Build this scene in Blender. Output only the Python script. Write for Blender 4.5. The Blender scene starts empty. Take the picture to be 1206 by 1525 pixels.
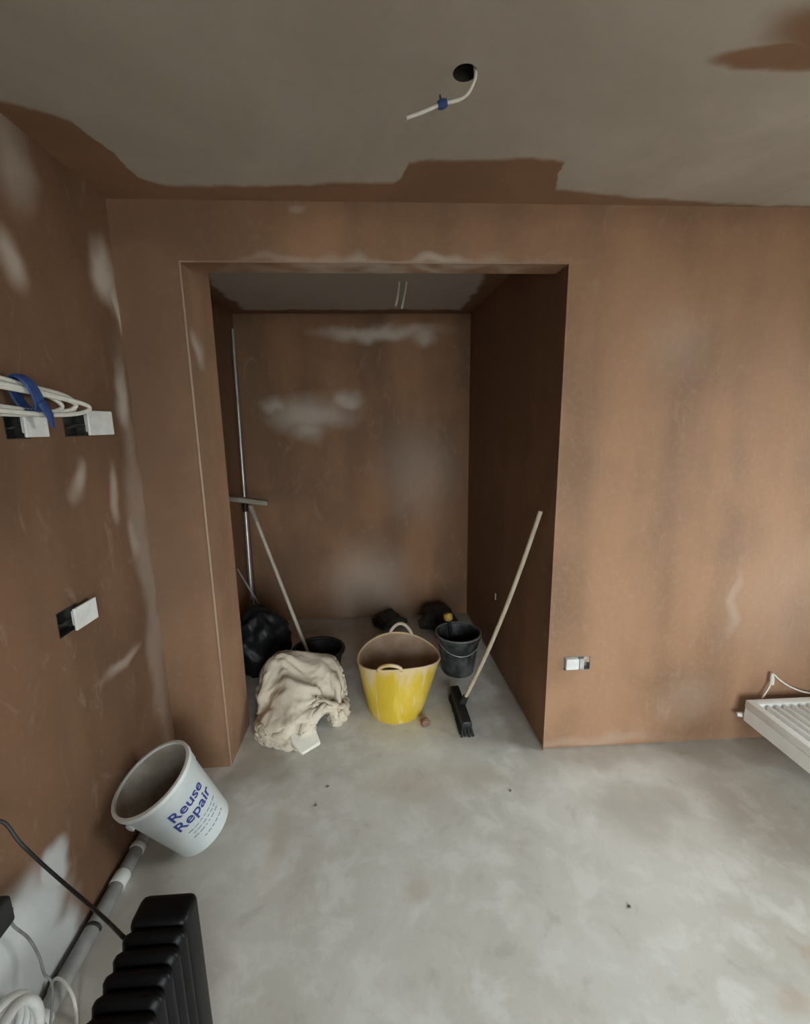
import bpy, bmesh, math, random
import numpy as np
from mathutils import Vector, Matrix, noise

random.seed(7)
scene = bpy.context.scene
col = scene.collection
R = math.radians

# ------------------------------------------------------------------ camera
W, H = 1206, 1525
F, CX, CY, CZ, YAW, PIT, ROL = 663.0, .9809, -1.8751, 1.5789, -.0533, .1956, -.0137
_f = Vector((-math.sin(YAW)*math.cos(PIT), math.cos(YAW)*math.cos(PIT), -math.sin(PIT)))
_r = Vector((math.cos(YAW), math.sin(YAW), 0))
_u = _r.cross(_f)
_r2 = _r*math.cos(ROL)+_u*math.sin(ROL)
_u2 = -_r*math.sin(ROL)+_u*math.cos(ROL)
CAM = Vector((CX, CY, CZ))
cd = bpy.data.cameras.new('camera')
cam = bpy.data.objects.new('camera', cd)
col.objects.link(cam)
cam.matrix_world = Matrix(((_r2.x, _u2.x, -_f.x, CX), (_r2.y, _u2.y, -_f.y, CY), (_r2.z, _u2.z, -_f.z, CZ), (0, 0, 0, 1)))
cd.sensor_fit = 'VERTICAL'
cd.sensor_height = 24
cd.lens = F/H*24
cd.clip_start = .02
scene.camera = cam


def at(u, v, ax, val):
    """the point on the plane coordinate[ax] = val that pixel (u, v) looks at"""
    d = _f+_r2*((u-W/2)/F)-_u2*((v-H/2)/F)
    t = (val-CAM[ax])/d[ax]
    return CAM+d*t


# ------------------------------------------------------------------ world, daylight, exposure
wd = bpy.data.worlds.new('overcast_sky')
scene.world = wd
wd.use_nodes = True
wd.node_tree.nodes['Background'].inputs[0].default_value = (.90, .96, 1.0, 1)
wd.node_tree.nodes['Background'].inputs[1].default_value = 6.0
scene.view_settings.view_transform = 'Standard'
scene.view_settings.look = 'None'
scene.view_settings.exposure = 1.4
scene.view_settings.gamma = 1
scene.view_settings.use_curve_mapping = False

XR, YR, HC = 3.75, -3.5, 2.4          # right wall, rear wall, ceiling height
A, B, HD = .2424, 1.7433, 2.1903      # alcove opening
T1, T2, D, HA = .1238, .3051, 1.613, 2.3734
BX = B-.0423*D                        # right alcove wall leans in a little
AL = -.06                             # left alcove wall
WIN = (-1.35, -.15, .72, 2.0)         # window in the right wall: y0 y1 z0 z1
DOOR = (.95, 2.75, .03, 2.05)         # glazed doors in the rear wall: x0 x1 z0 z1


def portal(name, loc, rot, sx, sy):
    l = bpy.data.lights.new(name, 'AREA')
    l.shape = 'RECTANGLE'
    l.size, l.size_y = sx, sy
    l.cycles.is_portal = True
    o = bpy.data.objects.new(name, l)
    o.location = loc
    o.rotation_euler = rot
    col.objects.link(o)


portal('window_daylight', (XR+.02, (WIN[0]+WIN[1])/2, (WIN[2]+WIN[3])/2), (0, R(90), 0), WIN[3]-WIN[2], WIN[1]-WIN[0])
portal('door_daylight', ((DOOR[0]+DOOR[1])/2, YR-.02, (DOOR[2]+DOOR[3])/2), (R(90), 0, 0), DOOR[1]-DOOR[0], DOOR[3]-DOOR[2])


# ------------------------------------------------------------------ mesh helpers
def obj(name, bm, m=None, parent=None, smooth=False, label=None, cat=None, group=None, kind=None):
    me = bpy.data.meshes.new(name)
    bmesh.ops.recalc_face_normals(bm, faces=bm.faces)
    bm.to_mesh(me)
    bm.free()
    o = bpy.data.objects.new(name, me)
    col.objects.link(o)
    if m:
        me.materials.append(m)
    if parent:
        o.parent = parent
    if smooth:
        try:
            me.shade_smooth()
            if smooth is not True:
                me.set_sharp_from_angle(angle=R(smooth))
        except Exception:
            pass
    return tag(o, label, cat, group, kind)


def tag(o, label=None, cat=None, group=None, kind=None):
    for k, v in (('label', label), ('category', cat), ('group', group), ('kind', kind)):
        if v:
            o[k] = v
    return o


def thing(name, loc, label, cat, group=None, rot=(0, 0, 0)):
    o = bpy.data.objects.new(name, None)
    o.empty_display_size = .05
    o.location = loc
    o.rotation_euler = rot
    col.objects.link(o)
    bpy.context.view_layer.update()
    return tag(o, label, cat, group)


def adopt(root, *kids):
    """parent world-built meshes to a thing whose base is elsewhere"""
    bpy.context.view_layer.update()
    for k in kids:
        k.parent = root
        k.matrix_parent_inverse = root.matrix_world.inverted()


def box(bm, x0, x1, y0, y1, z0, z1, bev=0, seg=2):
    vs = bmesh.ops.create_cube(bm, size=1)['verts']
    for v in vs:
        v.co = Vector(((x0+x1)/2+v.co.x*(x1-x0), (y0+y1)/2+v.co.y*(y1-y0), (z0+z1)/2+v.co.z*(z1-z0)))
    if bev:
        es = list({e for v in vs for e in v.link_edges})
        bmesh.ops.bevel(bm, geom=es, offset=bev, segments=seg, affect='EDGES', profile=.5)
    return vs


def newbox(*a, **k):
    bm = bmesh.new()
    box(bm, *a, **k)
    return bm


def smooth_path(pts, n=8):
    """Catmull-Rom through the points"""
    pts = [Vector(p) for p in pts]
    if len(pts) < 3:
        return pts
    P = [pts[0]*2-pts[1]]+pts+[pts[-1]*2-pts[-2]]
    out = []
    for i in range(1, len(P)-2):
        for k in range(n):
            t = k/n
            a, b, c, d = P[i-1], P[i], P[i+1], P[i+2]
            out.append(.5*((2*b)+(c-a)*t+(2*a-5*b+4*c-d)*t*t+(3*b-a-3*c+d)*t**3))
    out.append(pts[-1])
    return out


def tube(bm, pts, r, seg=10, cap=True, closed=False, flat=1.0):
    pts = [Vector(p) for p in pts]
    n = len(pts)
    rr = r if hasattr(r, '__len__') else [r]*n
    tan = []
    for i in range(n):
        if closed:
            t = pts[(i+1) % n]-pts[i-1]
        else:
            t = pts[min(i+1, n-1)]-pts[max(i-1, 0)]
        tan.append(t.normalized())
    ref = Vector((0, 0, 1)) if abs(tan[0].z) < .9 else Vector((1, 0, 0))
    nx = tan[0].cross(ref).normalized()
    rings = []
    for i in range(n):
        nx = (nx-tan[i]*nx.dot(tan[i])).normalized()
        ny = tan[i].cross(nx)
        rings.append([bm.verts.new(pts[i]+nx*math.cos(2*math.pi*k/seg)*rr[i]+ny*math.sin(2*math.pi*k/seg)*rr[i]*flat) for k in range(seg)])
    m = n if closed else n-1
    for i in range(m):
        a, b = rings[i], rings[(i+1) % n]
        for k in range(seg):
            bm.faces.new((a[k], a[(k+1) % seg], b[(k+1) % seg], b[k]))
    if cap and not closed:
        bm.faces.new(rings[0][::-1])
        bm.faces.new(rings[-1])
    return rings


def newtube(pts, r, **k):
    bm = bmesh.new()
    tube(bm, pts, r, **k)
    return bm


def lathe(bm, prof, seg=40, closed=False, mat=None):
    """profile of (radius, z) turned about z"""
    M = mat or Matrix()
    rings = []
    for r, z in prof:
        if r < 1e-5:
            rings.append([bm.verts.new(M @ Vector((0, 0, z)))])
        else:
            rings.append([bm.verts.new(M @ Vector((r*math.cos(2*math.pi*k/seg), r*math.sin(2*math.pi*k/seg), z))) for k in range(seg)])
    pairs = list(zip(rings, rings[1:]))
    if closed:
        pairs.append((rings[-1], rings[0]))
    for a, b in pairs:
        for k in range(seg):
            j = (k+1) % seg
            if len(a) == 1 and len(b) == 1:
                continue
            if len(a) == 1:
                bm.faces.new((a[0], b[j], b[k]))
            elif len(b) == 1:
                bm.faces.new((a[k], a[j], b[0]))
            else:
                bm.faces.new((a[k], a[j], b[j], b[k]))


def prism(bm, poly, z0, z1):
    lo = [bm.verts.new((x, y, z0)) for x, y in poly]
    hi = [bm.verts.new((x, y, z1)) for x, y in poly]
    n = len(poly)
    for i in range(n):
        bm.faces.new((lo[i], lo[(i+1) % n], hi[(i+1) % n], hi[i]))
    bm.faces.new(lo[::-1])
    bm.faces.new(hi)


def cut(o, bms):
    """real openings in a wall"""
    for bm in bms:
        me = bpy.data.meshes.new('cut')
        bmesh.ops.recalc_face_normals(bm, faces=bm.faces)
        bm.to_mesh(me)
        bm.free()
        c = bpy.data.objects.new('cut', me)
        col.objects.link(c)
        md = o.modifiers.new('b', 'BOOLEAN')
        md.object = c
        md.operation = 'DIFFERENCE'
        md.solver = 'EXACT'
        bpy.context.view_layer.update()
        dg = bpy.context.evaluated_depsgraph_get()
        nm = bpy.data.meshes.new_from_object(o.evaluated_get(dg))
        o.modifiers.clear()
        old = o.data
        o.data = nm
        bpy.data.meshes.remove(old)
        bpy.data.objects.remove(c)
        bpy.data.meshes.remove(me)


# ------------------------------------------------------------------ materials
class NT:
    def __init__(s, name):
        s.m = bpy.data.materials.new(name)
        s.m.use_nodes = True
        s.t = s.m.node_tree
        s.bsdf = s.t.nodes['Principled BSDF']

    def n(s, typ, **kw):
        nd = s.t.nodes.new(typ)
        for k, v in kw.items():
            setattr(nd, k, v)
        return nd

    def l(s, a, b):
        s.t.links.new(a, b)

    def pos(s):
        return s.n('ShaderNodeNewGeometry').outputs['Position']

    def math(s, op, a, b=None, c=None, clamp=False):
        nd = s.n('ShaderNodeMath', operation=op, use_clamp=clamp)
        for i, v in enumerate((a, b, c)):
            if v is None:
                continue
            if isinstance(v, (int, float)):
                nd.inputs[i].default_value = v
            else:
                s.l(v, nd.inputs[i])
        return nd.outputs[0]

    def vmath(s, op, a, b=None):
        nd = s.n('ShaderNodeVectorMath', operation=op)
        for i, v in enumerate((a, b)):
            if v is None:
                continue
            if isinstance(v, (tuple, list)):
                nd.inputs[i].default_value = v
            else:
                s.l(v, nd.inputs[i])
        return nd.outputs['Value'] if op == 'LENGTH' else nd.outputs[0]

    def noise(s, vec, scale, detail=4, rough=.55, dist=0):
        nd = s.n('ShaderNodeTexNoise')
        nd.inputs['Scale'].default_value = scale
        nd.inputs['Detail'].default_value = detail
        nd.inputs['Roughness'].default_value = rough
        nd.inputs['Distortion'].default_value = dist
        s.l(vec, nd.inputs['Vector'])
        return nd

    def ramp(s, v, lo, hi, a=0.0, b=1.0, smooth=True):
        nd = s.n('ShaderNodeMapRange', interpolation_type='SMOOTHSTEP' if smooth else 'LINEAR')
        nd.inputs[1].default_value = lo
        nd.inputs[2].default_value = hi
        nd.inputs[3].default_value = a
        nd.inputs[4].default_value = b
        s.l(v, nd.inputs[0])
        return nd.outputs[0]

    def mix(s, f, a, b, typ='MIX'):
        nd = s.n('ShaderNodeMix', data_type='RGBA', blend_type=typ)
        if isinstance(f, (int, float)):
            nd.inputs['Factor'].default_value = f
        else:
            s.l(f, nd.inputs['Factor'])
        for k, v in (('A', a), ('B', b)):
            inp = [i for i in nd.inputs if i.name == k and i.type == 'RGBA'][0]
            if isinstance(v, (tuple, list)):
                inp.default_value = (*v[:3], 1)
            else:
                s.l(v, inp)
        return [o for o in nd.outputs if o.type == 'RGBA'][0]

    def blobs(s, lst, warp=.10, wscale=5.0, edge=.8):
        """soft-edged shapes: (centre, radii[, strength]) in metres; returns a 0..1 mask"""
        p = s.pos()
        w = s.noise(p, wscale, 1.5)
        off = s.vmath('MULTIPLY', s.vmath('SUBTRACT', w.outputs['Color'], (.5, .5, .5)), (warp*2,)*3)
        q = s.vmath('ADD', p, off)
        tot = None
        for b in lst:
            c, r = b[0], b[1]
            st = b[2] if len(b) > 2 else 1.0
            d = s.vmath('LENGTH', s.vmath('DIVIDE', s.vmath('SUBTRACT', q, tuple(c)), tuple(r)))
            m = s.ramp(d, 1+edge, 1-edge, 0, st)
            tot = m if tot is None else s.math('MAXIMUM', tot, m)
        return tot

    def bump(s, h, strength=.2, dist=.01):
        nd = s.n('ShaderNodeBump')
        nd.inputs['Strength'].default_value = strength
        nd.inputs['Distance'].default_value = dist
        s.l(h, nd.inputs['Height'])
        s.l(nd.outputs[0], s.bsdf.inputs['Normal'])

    def out(s, color, rough=.8, metal=0, spec=.4):
        b = s.bsdf
        if isinstance(color, (tuple, list)):
            b.inputs['Base Color'].default_value = (*color[:3], 1)
        else:
            s.l(color, b.inputs['Base Color'])
        if isinstance(rough, (int, float)):
            b.inputs['Roughness'].default_value = rough
        else:
            s.l(rough, b.inputs['Roughness'])
        b.inputs['Metallic'].default_value = metal
        b.inputs['Specular IOR Level'].default_value = spec
        return s.m


def simple(name, c1, c2=None, scale=20, rough=.6, metal=0, bump=0, spec=.4, stretch=(1, 1, 1), obj_space=True):
    t = NT(name)
    co = t.n('ShaderNodeTexCoord').outputs['Object'] if obj_space else t.pos()
    if stretch != (1, 1, 1):
        co = t.vmath('MULTIPLY', co, stretch)
    n = t.noise(co, scale, 5)
    f = t.ramp(n.outputs['Fac'], .35, .68)
    c = t.mix(f, c1, c2 or tuple(x*.82 for x in c1))
    if bump:
        t.bump(n.outputs['Fac'], bump, .004)
    return t.out(c, rough, metal, spec)


WET_SHADE = (.175, .098, .060)
MID = (.300, .165, .094)
DRY = (.50, .37, .28)
PALE = (.62, .54, .46)


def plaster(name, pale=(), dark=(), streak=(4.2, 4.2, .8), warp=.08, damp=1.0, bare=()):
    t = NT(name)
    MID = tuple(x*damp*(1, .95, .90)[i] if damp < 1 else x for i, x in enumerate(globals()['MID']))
    p = t.pos()
    st = t.noise(t.vmath('MULTIPLY', p, streak), 1.0, 2.5, .5)             # long vertical trowel streaks
    big = t.noise(p, 1.7, 3, .5, .4)                                     # drying patches
    fine = t.noise(p, 38, 5, .6)
    arcs = t.noise(t.vmath('MULTIPLY', p, (5, 5, 2.2)), 1.6, 5, .65, 2.2)
    f = t.math('ADD', t.math('MULTIPLY', st.outputs['Fac'], .55), t.math('MULTIPLY', big.outputs['Fac'], .55))
    c = t.mix(t.ramp(f, .40, .70), tuple(x*.80 for x in MID), tuple(x*1.22 for x in MID))
    c = t.mix(t.ramp(arcs.outputs['Fac'], .55, .74, 0, .45), c, tuple(a*.6+b*.4 for a, b in zip(MID, DRY)))
    c = t.mix(t.ramp(fine.outputs['Fac'], .45, .75, 0, .12 if damp == 1 else .03), c, DRY)
    if dark:
        c = t.mix(t.blobs(dark, warp), c, WET_SHADE)
    if pale:
        c = t.mix(t.blobs(pale, warp), c, PALE)
    if bare:
        c = t.mix(t.blobs(bare, warp, 6, .35), c, (.60, .61, .60))
    t.bump(t.math('ADD', t.math('MULTIPLY', arcs.outputs['Fac'], .7), t.math('MULTIPLY', fine.outputs['Fac'], .3)), .22, .006)
    return t.out(c, t.ramp(f, .35, .7, .62, .82), 0, .35)


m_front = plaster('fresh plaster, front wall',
                  pale=[((.69, 0, 2.375), (.02, .1, .012), .3), ((2.62, 0, .72), (.03, .1, .14), .25), ((2.23, 0, 1.9), (.12, .1, .12), .12),
                        ((2.9, 0, .75), (.3, .1, .3), .1), ((2.45, 0, .25), (.12, .1, .10), .12), ((1.98, 0, .05), (.3, .1, .03), .18),
                        ((A, .1, 1.88), (.06, .04, .05), .6), ((1.05, .07, HD), (.5, .12, .018), .6)],
                  dark=[((.07, 0, 1.5), (.19, .1, .9), .8), ((.15, 0, 2.30), (.35, .1, .13), .65), ((1.0, 0, 2.38), (1.6, .1, .05), .3), ((2.66, 0, .10), (.24, .1, .10), .3)])  # last dark blob paints the radiator's shadow onto the plaster
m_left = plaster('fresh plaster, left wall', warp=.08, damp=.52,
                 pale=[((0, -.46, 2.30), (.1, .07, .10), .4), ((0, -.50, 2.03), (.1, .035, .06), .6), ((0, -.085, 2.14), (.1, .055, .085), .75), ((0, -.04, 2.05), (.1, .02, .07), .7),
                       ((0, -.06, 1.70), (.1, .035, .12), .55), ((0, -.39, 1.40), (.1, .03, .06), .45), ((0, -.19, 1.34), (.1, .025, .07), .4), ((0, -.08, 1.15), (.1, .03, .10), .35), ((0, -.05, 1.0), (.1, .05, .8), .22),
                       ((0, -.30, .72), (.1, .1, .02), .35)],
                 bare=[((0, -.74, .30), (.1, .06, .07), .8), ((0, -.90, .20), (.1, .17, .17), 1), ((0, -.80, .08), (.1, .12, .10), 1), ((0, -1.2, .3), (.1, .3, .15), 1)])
m_alc = plaster('fresh plaster, alcove back wall', damp=.85,
                pale=[((.98, D, 2.235), (.36, .2, .045), .75), ((1.33, D, 2.20), (.08, .2, .05), .6), ((.46, D, 1.66), (.25, .2, .10), .7), ((.75, D, 1.77), (.09, .2, .06), .7), ((.20, D, 1.72), (.08, .2, .05), .6),
                      ((.44, D, 1.55), (.10, .2, .08), .6), ((.85, D, .25), (.26, .2, .30), .42), ((1.3, D, 1.2), (.25, .2, .3), .22)],
                dark=[((.08, D, 1.05), (.25, .2, .06), .5), ((.27, D, .45), (.2, .2, .28), .7), ((.05, D, 1.5), (.12, .2, .4), .5), ((1.2, D, .06), (.3, .2, .06), .7)])
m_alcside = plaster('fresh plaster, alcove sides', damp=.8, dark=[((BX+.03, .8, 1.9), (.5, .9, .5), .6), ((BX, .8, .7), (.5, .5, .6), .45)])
m_rear = plaster('fresh plaster, other walls')


def ceiling_material():
    t = NT('grey board ceiling with brown wet plaster edges')
    p = t.pos()
    sp = t.n('ShaderNodeSeparateXYZ')
    wn = t.noise(p, 9, 3)
    q = t.vmath('ADD', p, t.vmath('MULTIPLY', t.vmath('SUBTRACT', wn.outputs['Color'], (.5, .5, .5)), (.05, .05, 0)))
    t.l(q, sp.inputs[0])
    fc = t.n('ShaderNodeFloatCurve')
    cv = fc.mapping.curves[0]
    pts = [(-.3, .62), (.036, .504), (.109, .469), (.165, .42), (.185, .30), (.19, .16), (.26, .10), (.381, .094), (.663, .112), (.95, .14), (1.07, .14), (1.10, .265), (1.3, .285),
           (1.54, .295), (1.59, .27), (1.62, .115), (1.83, .077), (2.03, .052), (2.48, .012), (3.6, .02)]
    xs = [((x+.5)/5, d) for x, d in pts]
    while len(cv.points) < len(xs):
        cv.points.new(.5, .5)
    for pt, (x, d) in zip(cv.points, xs):
        pt.location = (x, d)
        pt.handle_type = 'VECTOR'
    fc.mapping.update()
    t.l(t.math('DIVIDE', t.math('ADD', sp.outputs['X'], .5), 5.0), fc.inputs['Value'])
    dist = t.math('ADD', sp.outputs['Y'], fc.outputs[0])
    edge = t.ramp(dist, -.016, .016)
    patch = t.blobs([((2.10, -.80, HC), (.26, .10, .3)), ((1.92, -.71, HC), (.14, .04, .3))], .03, 8, .25)
    edge = t.math('MAXIMUM', edge, patch)
    n1 = t.noise(p, 1.3, 4, .6, .5)
    n2 = t.noise(p, 26, 5, .6)
    g = t.mix(t.ramp(n1.outputs['Fac'], .35, .7), (.40, .345, .285), (.50, .44, .37))
    g = t.mix(t.ramp(n2.outputs['Fac'], .4, .75, 0, .12), g, (.3, .26, .2))
    br = t.mix(t.ramp(n1.outputs['Fac'], .35, .7), tuple(x*.75 for x in MID), MID)
    c = t.mix(edge, g, br)
    t.bump(n2.outputs['Fac'], .1, .004)
    return t.out(c, .8, 0, .3)


def alcove_ceiling_material():
    t = NT('alcove ceiling, grey with brown edges')
    p = t.pos()
    sp = t.n('ShaderNodeSeparateXYZ')
    wn = t.noise(p, 6, 3)
    t.l(t.vmath('ADD', p, t.vmath('MULTIPLY', t.vmath('SUBTRACT', wn.outputs['Color'], (.5, .5, .5)), (.12, .12, 0))), sp.inputs[0])
    a = t.ramp(sp.outputs['Y'], D-.14, D-.09)
    b = t.ramp(sp.outputs['X'], AL+.13, AL+.09)
    c_ = t.ramp(sp.outputs['X'], BX-.11, BX-.07)
    e = t.math('MAXIMUM', t.math('MAXIMUM', a, b), c_)
    n1 = t.noise(p, 2, 4)
    g = t.mix(n1.outputs['Fac'], (.42, .37, .32), (.50, .45, .39))
    return t.out(t.mix(e, g, tuple(x*.7 for x in MID)), .8, 0, .3)


def floor_material():
    t = NT('dusty concrete floor')
    p = t.pos()
    n1 = t.noise(p, 1.5, 5, .6, .4)
    n2 = t.noise(p, 7, 5, .6, .3)
    n3 = t.noise(p, 60, 4, .6)
    c = t.mix(t.ramp(n1.outputs['Fac'], .32, .68), (.58, .55, .49), (.68, .66, .61))
    c = t.mix(t.ramp(n2.outputs['Fac'], .46, .66, 0, .75), c, (.77, .755, .71))
    c = t.mix(t.ramp(n2.outputs['Fac'], .42, .28, 0, .4), c, (.42, .38, .33))
    c = t.mix(t.ramp(n3.outputs['Fac'], .55, .8, 0, .22), c, (.38, .35, .31))
    # brown plaster splashes, darker edges by the walls
    spl = [((1.06, -.62, 0), (.05, .035, .2), .35), ((2.25, -.92, 0), (.05, .03, .2), .5), ((2.42, -.83, 0), (.04, .03, .2), .5), ((2.08, -.98, 0), (.06, .04, .2), .4),
           ((1.12, -.16, 0), (.25, .10, .2), .30), ((.55, -.4, 0), (.05, .2, .2), .25), ((1.4, -.13, 0), (.12, .07, .2), .3), ((2.75, -.55, 0), (.07, .05, .2), .4)]
    c = t.mix(t.blobs(spl, .06, 9, .5), c, (.52, .38, .27))
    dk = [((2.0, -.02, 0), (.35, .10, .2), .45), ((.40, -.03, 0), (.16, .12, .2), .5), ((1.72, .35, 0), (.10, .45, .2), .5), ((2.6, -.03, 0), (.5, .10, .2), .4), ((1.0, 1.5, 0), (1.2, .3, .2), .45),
          ((2.03, -.36, 0), (.17, .15, .2), .35), ((.10, -.7, 0), (.12, .6, .2), .3)]  # first blob here: radiator shadow painted in, partly brown stain
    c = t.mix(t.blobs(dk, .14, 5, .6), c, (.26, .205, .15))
    t.bump(t.math('ADD', t.math('MULTIPLY', n2.outputs['Fac'], .6), t.math('MULTIPLY', n3.outputs['Fac'], .4)), .18, .006)
    return t.out(c, t.ramp(n2.outputs['Fac'], .3, .7, .75, .5), 0, .4)


m_ceil = ceiling_material()
m_alcceil = alcove_ceiling_material()
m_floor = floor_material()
m_white = simple('white plastic', (.72, .71, .68), (.64, .62, .58), 30, .45)
m_cable = simple('white cable sheath', (.74, .71, .64), (.66, .62, .54), 60, .5)
m_blue = simple('blue tape', (.030, .070, .22), (.022, .05, .16), 60, .55)
m_metal = simple('dark galvanised box', (.07, .065, .06), (.035, .032, .03), 60, .5, .3)
m_copper = simple('bare copper', (.5, .27, .14), (.4, .2, .1), 60, .35, 1)
m_rad = simple('white radiator enamel', (.86, .87, .85), (.81, .81, .78), 12, .35)
m_black = simple('black enamel', (.005, .005, .0055), (.003, .003, .0035), 25, .42, 0, 0, .2)
m_blackp = simple('black plastic', (.016, .016, .018), (.026, .025, .024), 25, .5, 0, .1, .4)
m_frame = simple('white window frame', (.75, .75, .74), (.7, .7, .69), 10, .4)
m_alu = simple('scuffed aluminium', (.62, .61, .58), (.45, .43, .40), 25, .38, .75, 0, .5, (4, 4, .5))
m_wood = simple('pale broom handle wood', (.50, .42, .32), (.40, .32, .23), 9, .6, 0, .1, .3, (6, 6, .6))
m_brist = simple('dark brush bristles', (.022, .024, .022), (.045, .045, .04), 120, .85, 0, .3, .2)
m_lump = simple('brown plaster lump', (.30, .17, .12), (.20, .11, .075), 50, .9, 0, .5)
m_pipe = simple('dusty grey pipe', (.24, .24, .235), (.38, .365, .345), 9, .42, 0, .05, .5)
m_rag = simple('white paper rag', (.88, .84, .74), (.82, .77, .66), 18, .85)


def glass_material():
    t = NT('window glass')
    for n in list(t.t.nodes):
        if n.type != 'OUTPUT_MATERIAL':
            t.t.nodes.remove(n)
    o = [n for n in t.t.nodes if n.type == 'OUTPUT_MATERIAL'][0]
    tr = t.n('ShaderNodeBsdfTransparent')
    tr.inputs[0].default_value = (.93, .95, .94, 1)
    gl = t.n('ShaderNodeBsdfGlossy')
    gl.inputs['Roughness'].default_value = .02
    fr = t.n('ShaderNodeFresnel')
    fr.inputs[0].default_value = 1.45
    mx = t.n('ShaderNodeMixShader')
    t.l(fr.outputs[0], mx.inputs[0])
    t.l(tr.outputs[0], mx.inputs[1])
    t.l(gl.outputs[0], mx.inputs[2])
    t.l(mx.outputs[0], o.inputs['Surface'])
    return t.m


m_glass = glass_material()

# ------------------------------------------------------------------ the room
S = dict(kind='structure')
TH = .3
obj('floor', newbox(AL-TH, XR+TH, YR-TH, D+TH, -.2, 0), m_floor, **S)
ceil = obj('ceiling', newbox(-TH, XR+TH, YR-TH, T1, HC, HC+.25), m_ceil, **S)
HOLE = Vector((1.205, -.637, HC))
_b = bmesh.new()
lathe(_b, [(0, -.05), (.029, -.05), (.029, .12), (0, .12)], 28, mat=Matrix.Translation(HOLE))
cut(ceil, [_b])
ceil.data.materials.append(simple('shade painted in ceiling hole', (.02, .016, .012), (.03, .024, .018), 9, .9))  # hole sides coloured dark to stand in for shade inside
for pl in ceil.data.polygons:
    if (pl.center.xy-HOLE.xy).length < .0295 and pl.center.z > HC+.001 and pl.center.z < HC+.2:
        pl.material_index = 1
obj('ceiling_alcove', newbox(AL-TH, BX+.3, T1, D+TH, HA, HA+.2), m_alcceil, **S)

# front wall: nib on the left, header over the opening, long piece on the right; plaster stops 12 mm above the floor
bm = bmesh.new()
GAP = .017
box(bm, 0, A, 0, T2, 0, HC)
box(bm, A-.001, B+.001, 0, T1, HD, HC)
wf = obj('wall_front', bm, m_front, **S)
bm = bmesh.new()
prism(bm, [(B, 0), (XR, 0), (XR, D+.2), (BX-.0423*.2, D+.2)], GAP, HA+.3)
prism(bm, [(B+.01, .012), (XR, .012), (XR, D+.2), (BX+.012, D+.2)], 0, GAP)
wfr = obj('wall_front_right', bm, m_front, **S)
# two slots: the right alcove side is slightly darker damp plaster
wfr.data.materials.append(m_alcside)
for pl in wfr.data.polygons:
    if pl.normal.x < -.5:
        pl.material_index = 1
SOCK = (1.818, 1.948, .424, .494)     # back box in the front wall
cut(wfr, [newbox(SOCK[0], SOCK[1], -.05, .035, SOCK[2], SOCK[3])])
bm = bmesh.new()
box(bm, AL-TH, BX+.1, D, D+TH, GAP, HA+.2)
box(bm, AL-TH, BX+.1, D+.012, D+TH, 0, GAP)
obj('wall_alcove_back', bm, m_alc, **S)
obj('wall_alcove_left', newbox(AL-TH, AL, T2, D, 0, HA), m_alcside, **S)
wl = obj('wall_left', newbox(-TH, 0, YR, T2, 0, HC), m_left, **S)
BOXES = [(-.408, -.285, 1.553, 1.638), (-.632, -.545, 1.552, 1.630), (-.572, -.482, .953, 1.034)]
cut(wl, [newbox(-.045, .05, y0, y1, z0, z1) for y0, y1, z0, z1 in BOXES])
wr = obj('wall_right', newbox(XR, XR+TH, YR, D, 0, HC), m_rear, **S)
cut(wr, [newbox(XR-.1, XR+TH+.1, WIN[0], WIN[1], WIN[2], WIN[3])])
wb = obj('wall_rear', newbox(-TH, XR+TH, YR-TH, YR, 0, HC), m_rear, **S)
cut(wb, [newbox(DOOR[0], DOOR[1], YR-TH-.1, YR+.1, DOOR[2], DOOR[3])])
m_patio = simple('grey paving outside', (.30, .29, .27), (.22, .215, .2), 3, .9, obj_space=False)
bm = bmesh.new()
prism(bm, [(-14, -16), (18, -16), (18, YR-TH), (-14, YR-TH)], -.35, -.1)
prism(bm, [(XR+TH, YR-TH), (18, YR-TH), (18, 10), (XR+TH, 10)], -.35, -.1)
obj('ground_outside', bm, m_patio, **S)


def glazing(name, n, fixed, horiz, u0, u1, z0, z1, dep):
    """frame with n lights; horiz: frame runs along x (rear wall) or y (right wall)"""
    def bx(bm, a0, a1, c0, c1, d0, d1):
        if horiz:
            box(bm, a0, a1, fixed+d0, fixed+d1, c0, c1, .004, 1)
        else:
            box(bm, fixed+d0, fixed+d1, a0, a1, c0, c1, .004, 1)
    fw = .06
    bm = bmesh.new()
    bx(bm, u0, u1, z0, z0+fw, 0, dep)
    bx(bm, u0, u1, z1-fw, z1, 0, dep)
    for k in range(n+1):
        a = u0+(u1-u0-fw)*k/n
        bx(bm, a, a+fw, z0+fw, z1-fw, 0, dep)
    o = obj(name, bm, m_frame, **S)
    for k in range(n):
        a = u0+(u1-u0-fw)*k/n+fw
        b = u0+(u1-u0-fw)*(k+1)/n
        bm = bmesh.new()
        bx(bm, a-.004, b+.004, z0+fw-.004, z1-fw+.004, dep*.4, dep*.4+.012)
        obj('pane', bm, m_glass, o)
    return o


glazing('window_1', 2, XR+.10, False, WIN[0], WIN[1], WIN[2], WIN[3], .07)
d1 = glazing('door_1', 2, YR-.16, True, DOOR[0], DOOR[1], DOOR[2], DOOR[3], .07)
obj('door_handle', newbox((DOOR[0]+DOOR[1])/2-.012, (DOOR[0]+DOOR[1])/2+.012, YR-.16+.07, YR-.16+.10, .95, 1.1, .005), m_alu, d1)

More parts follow.
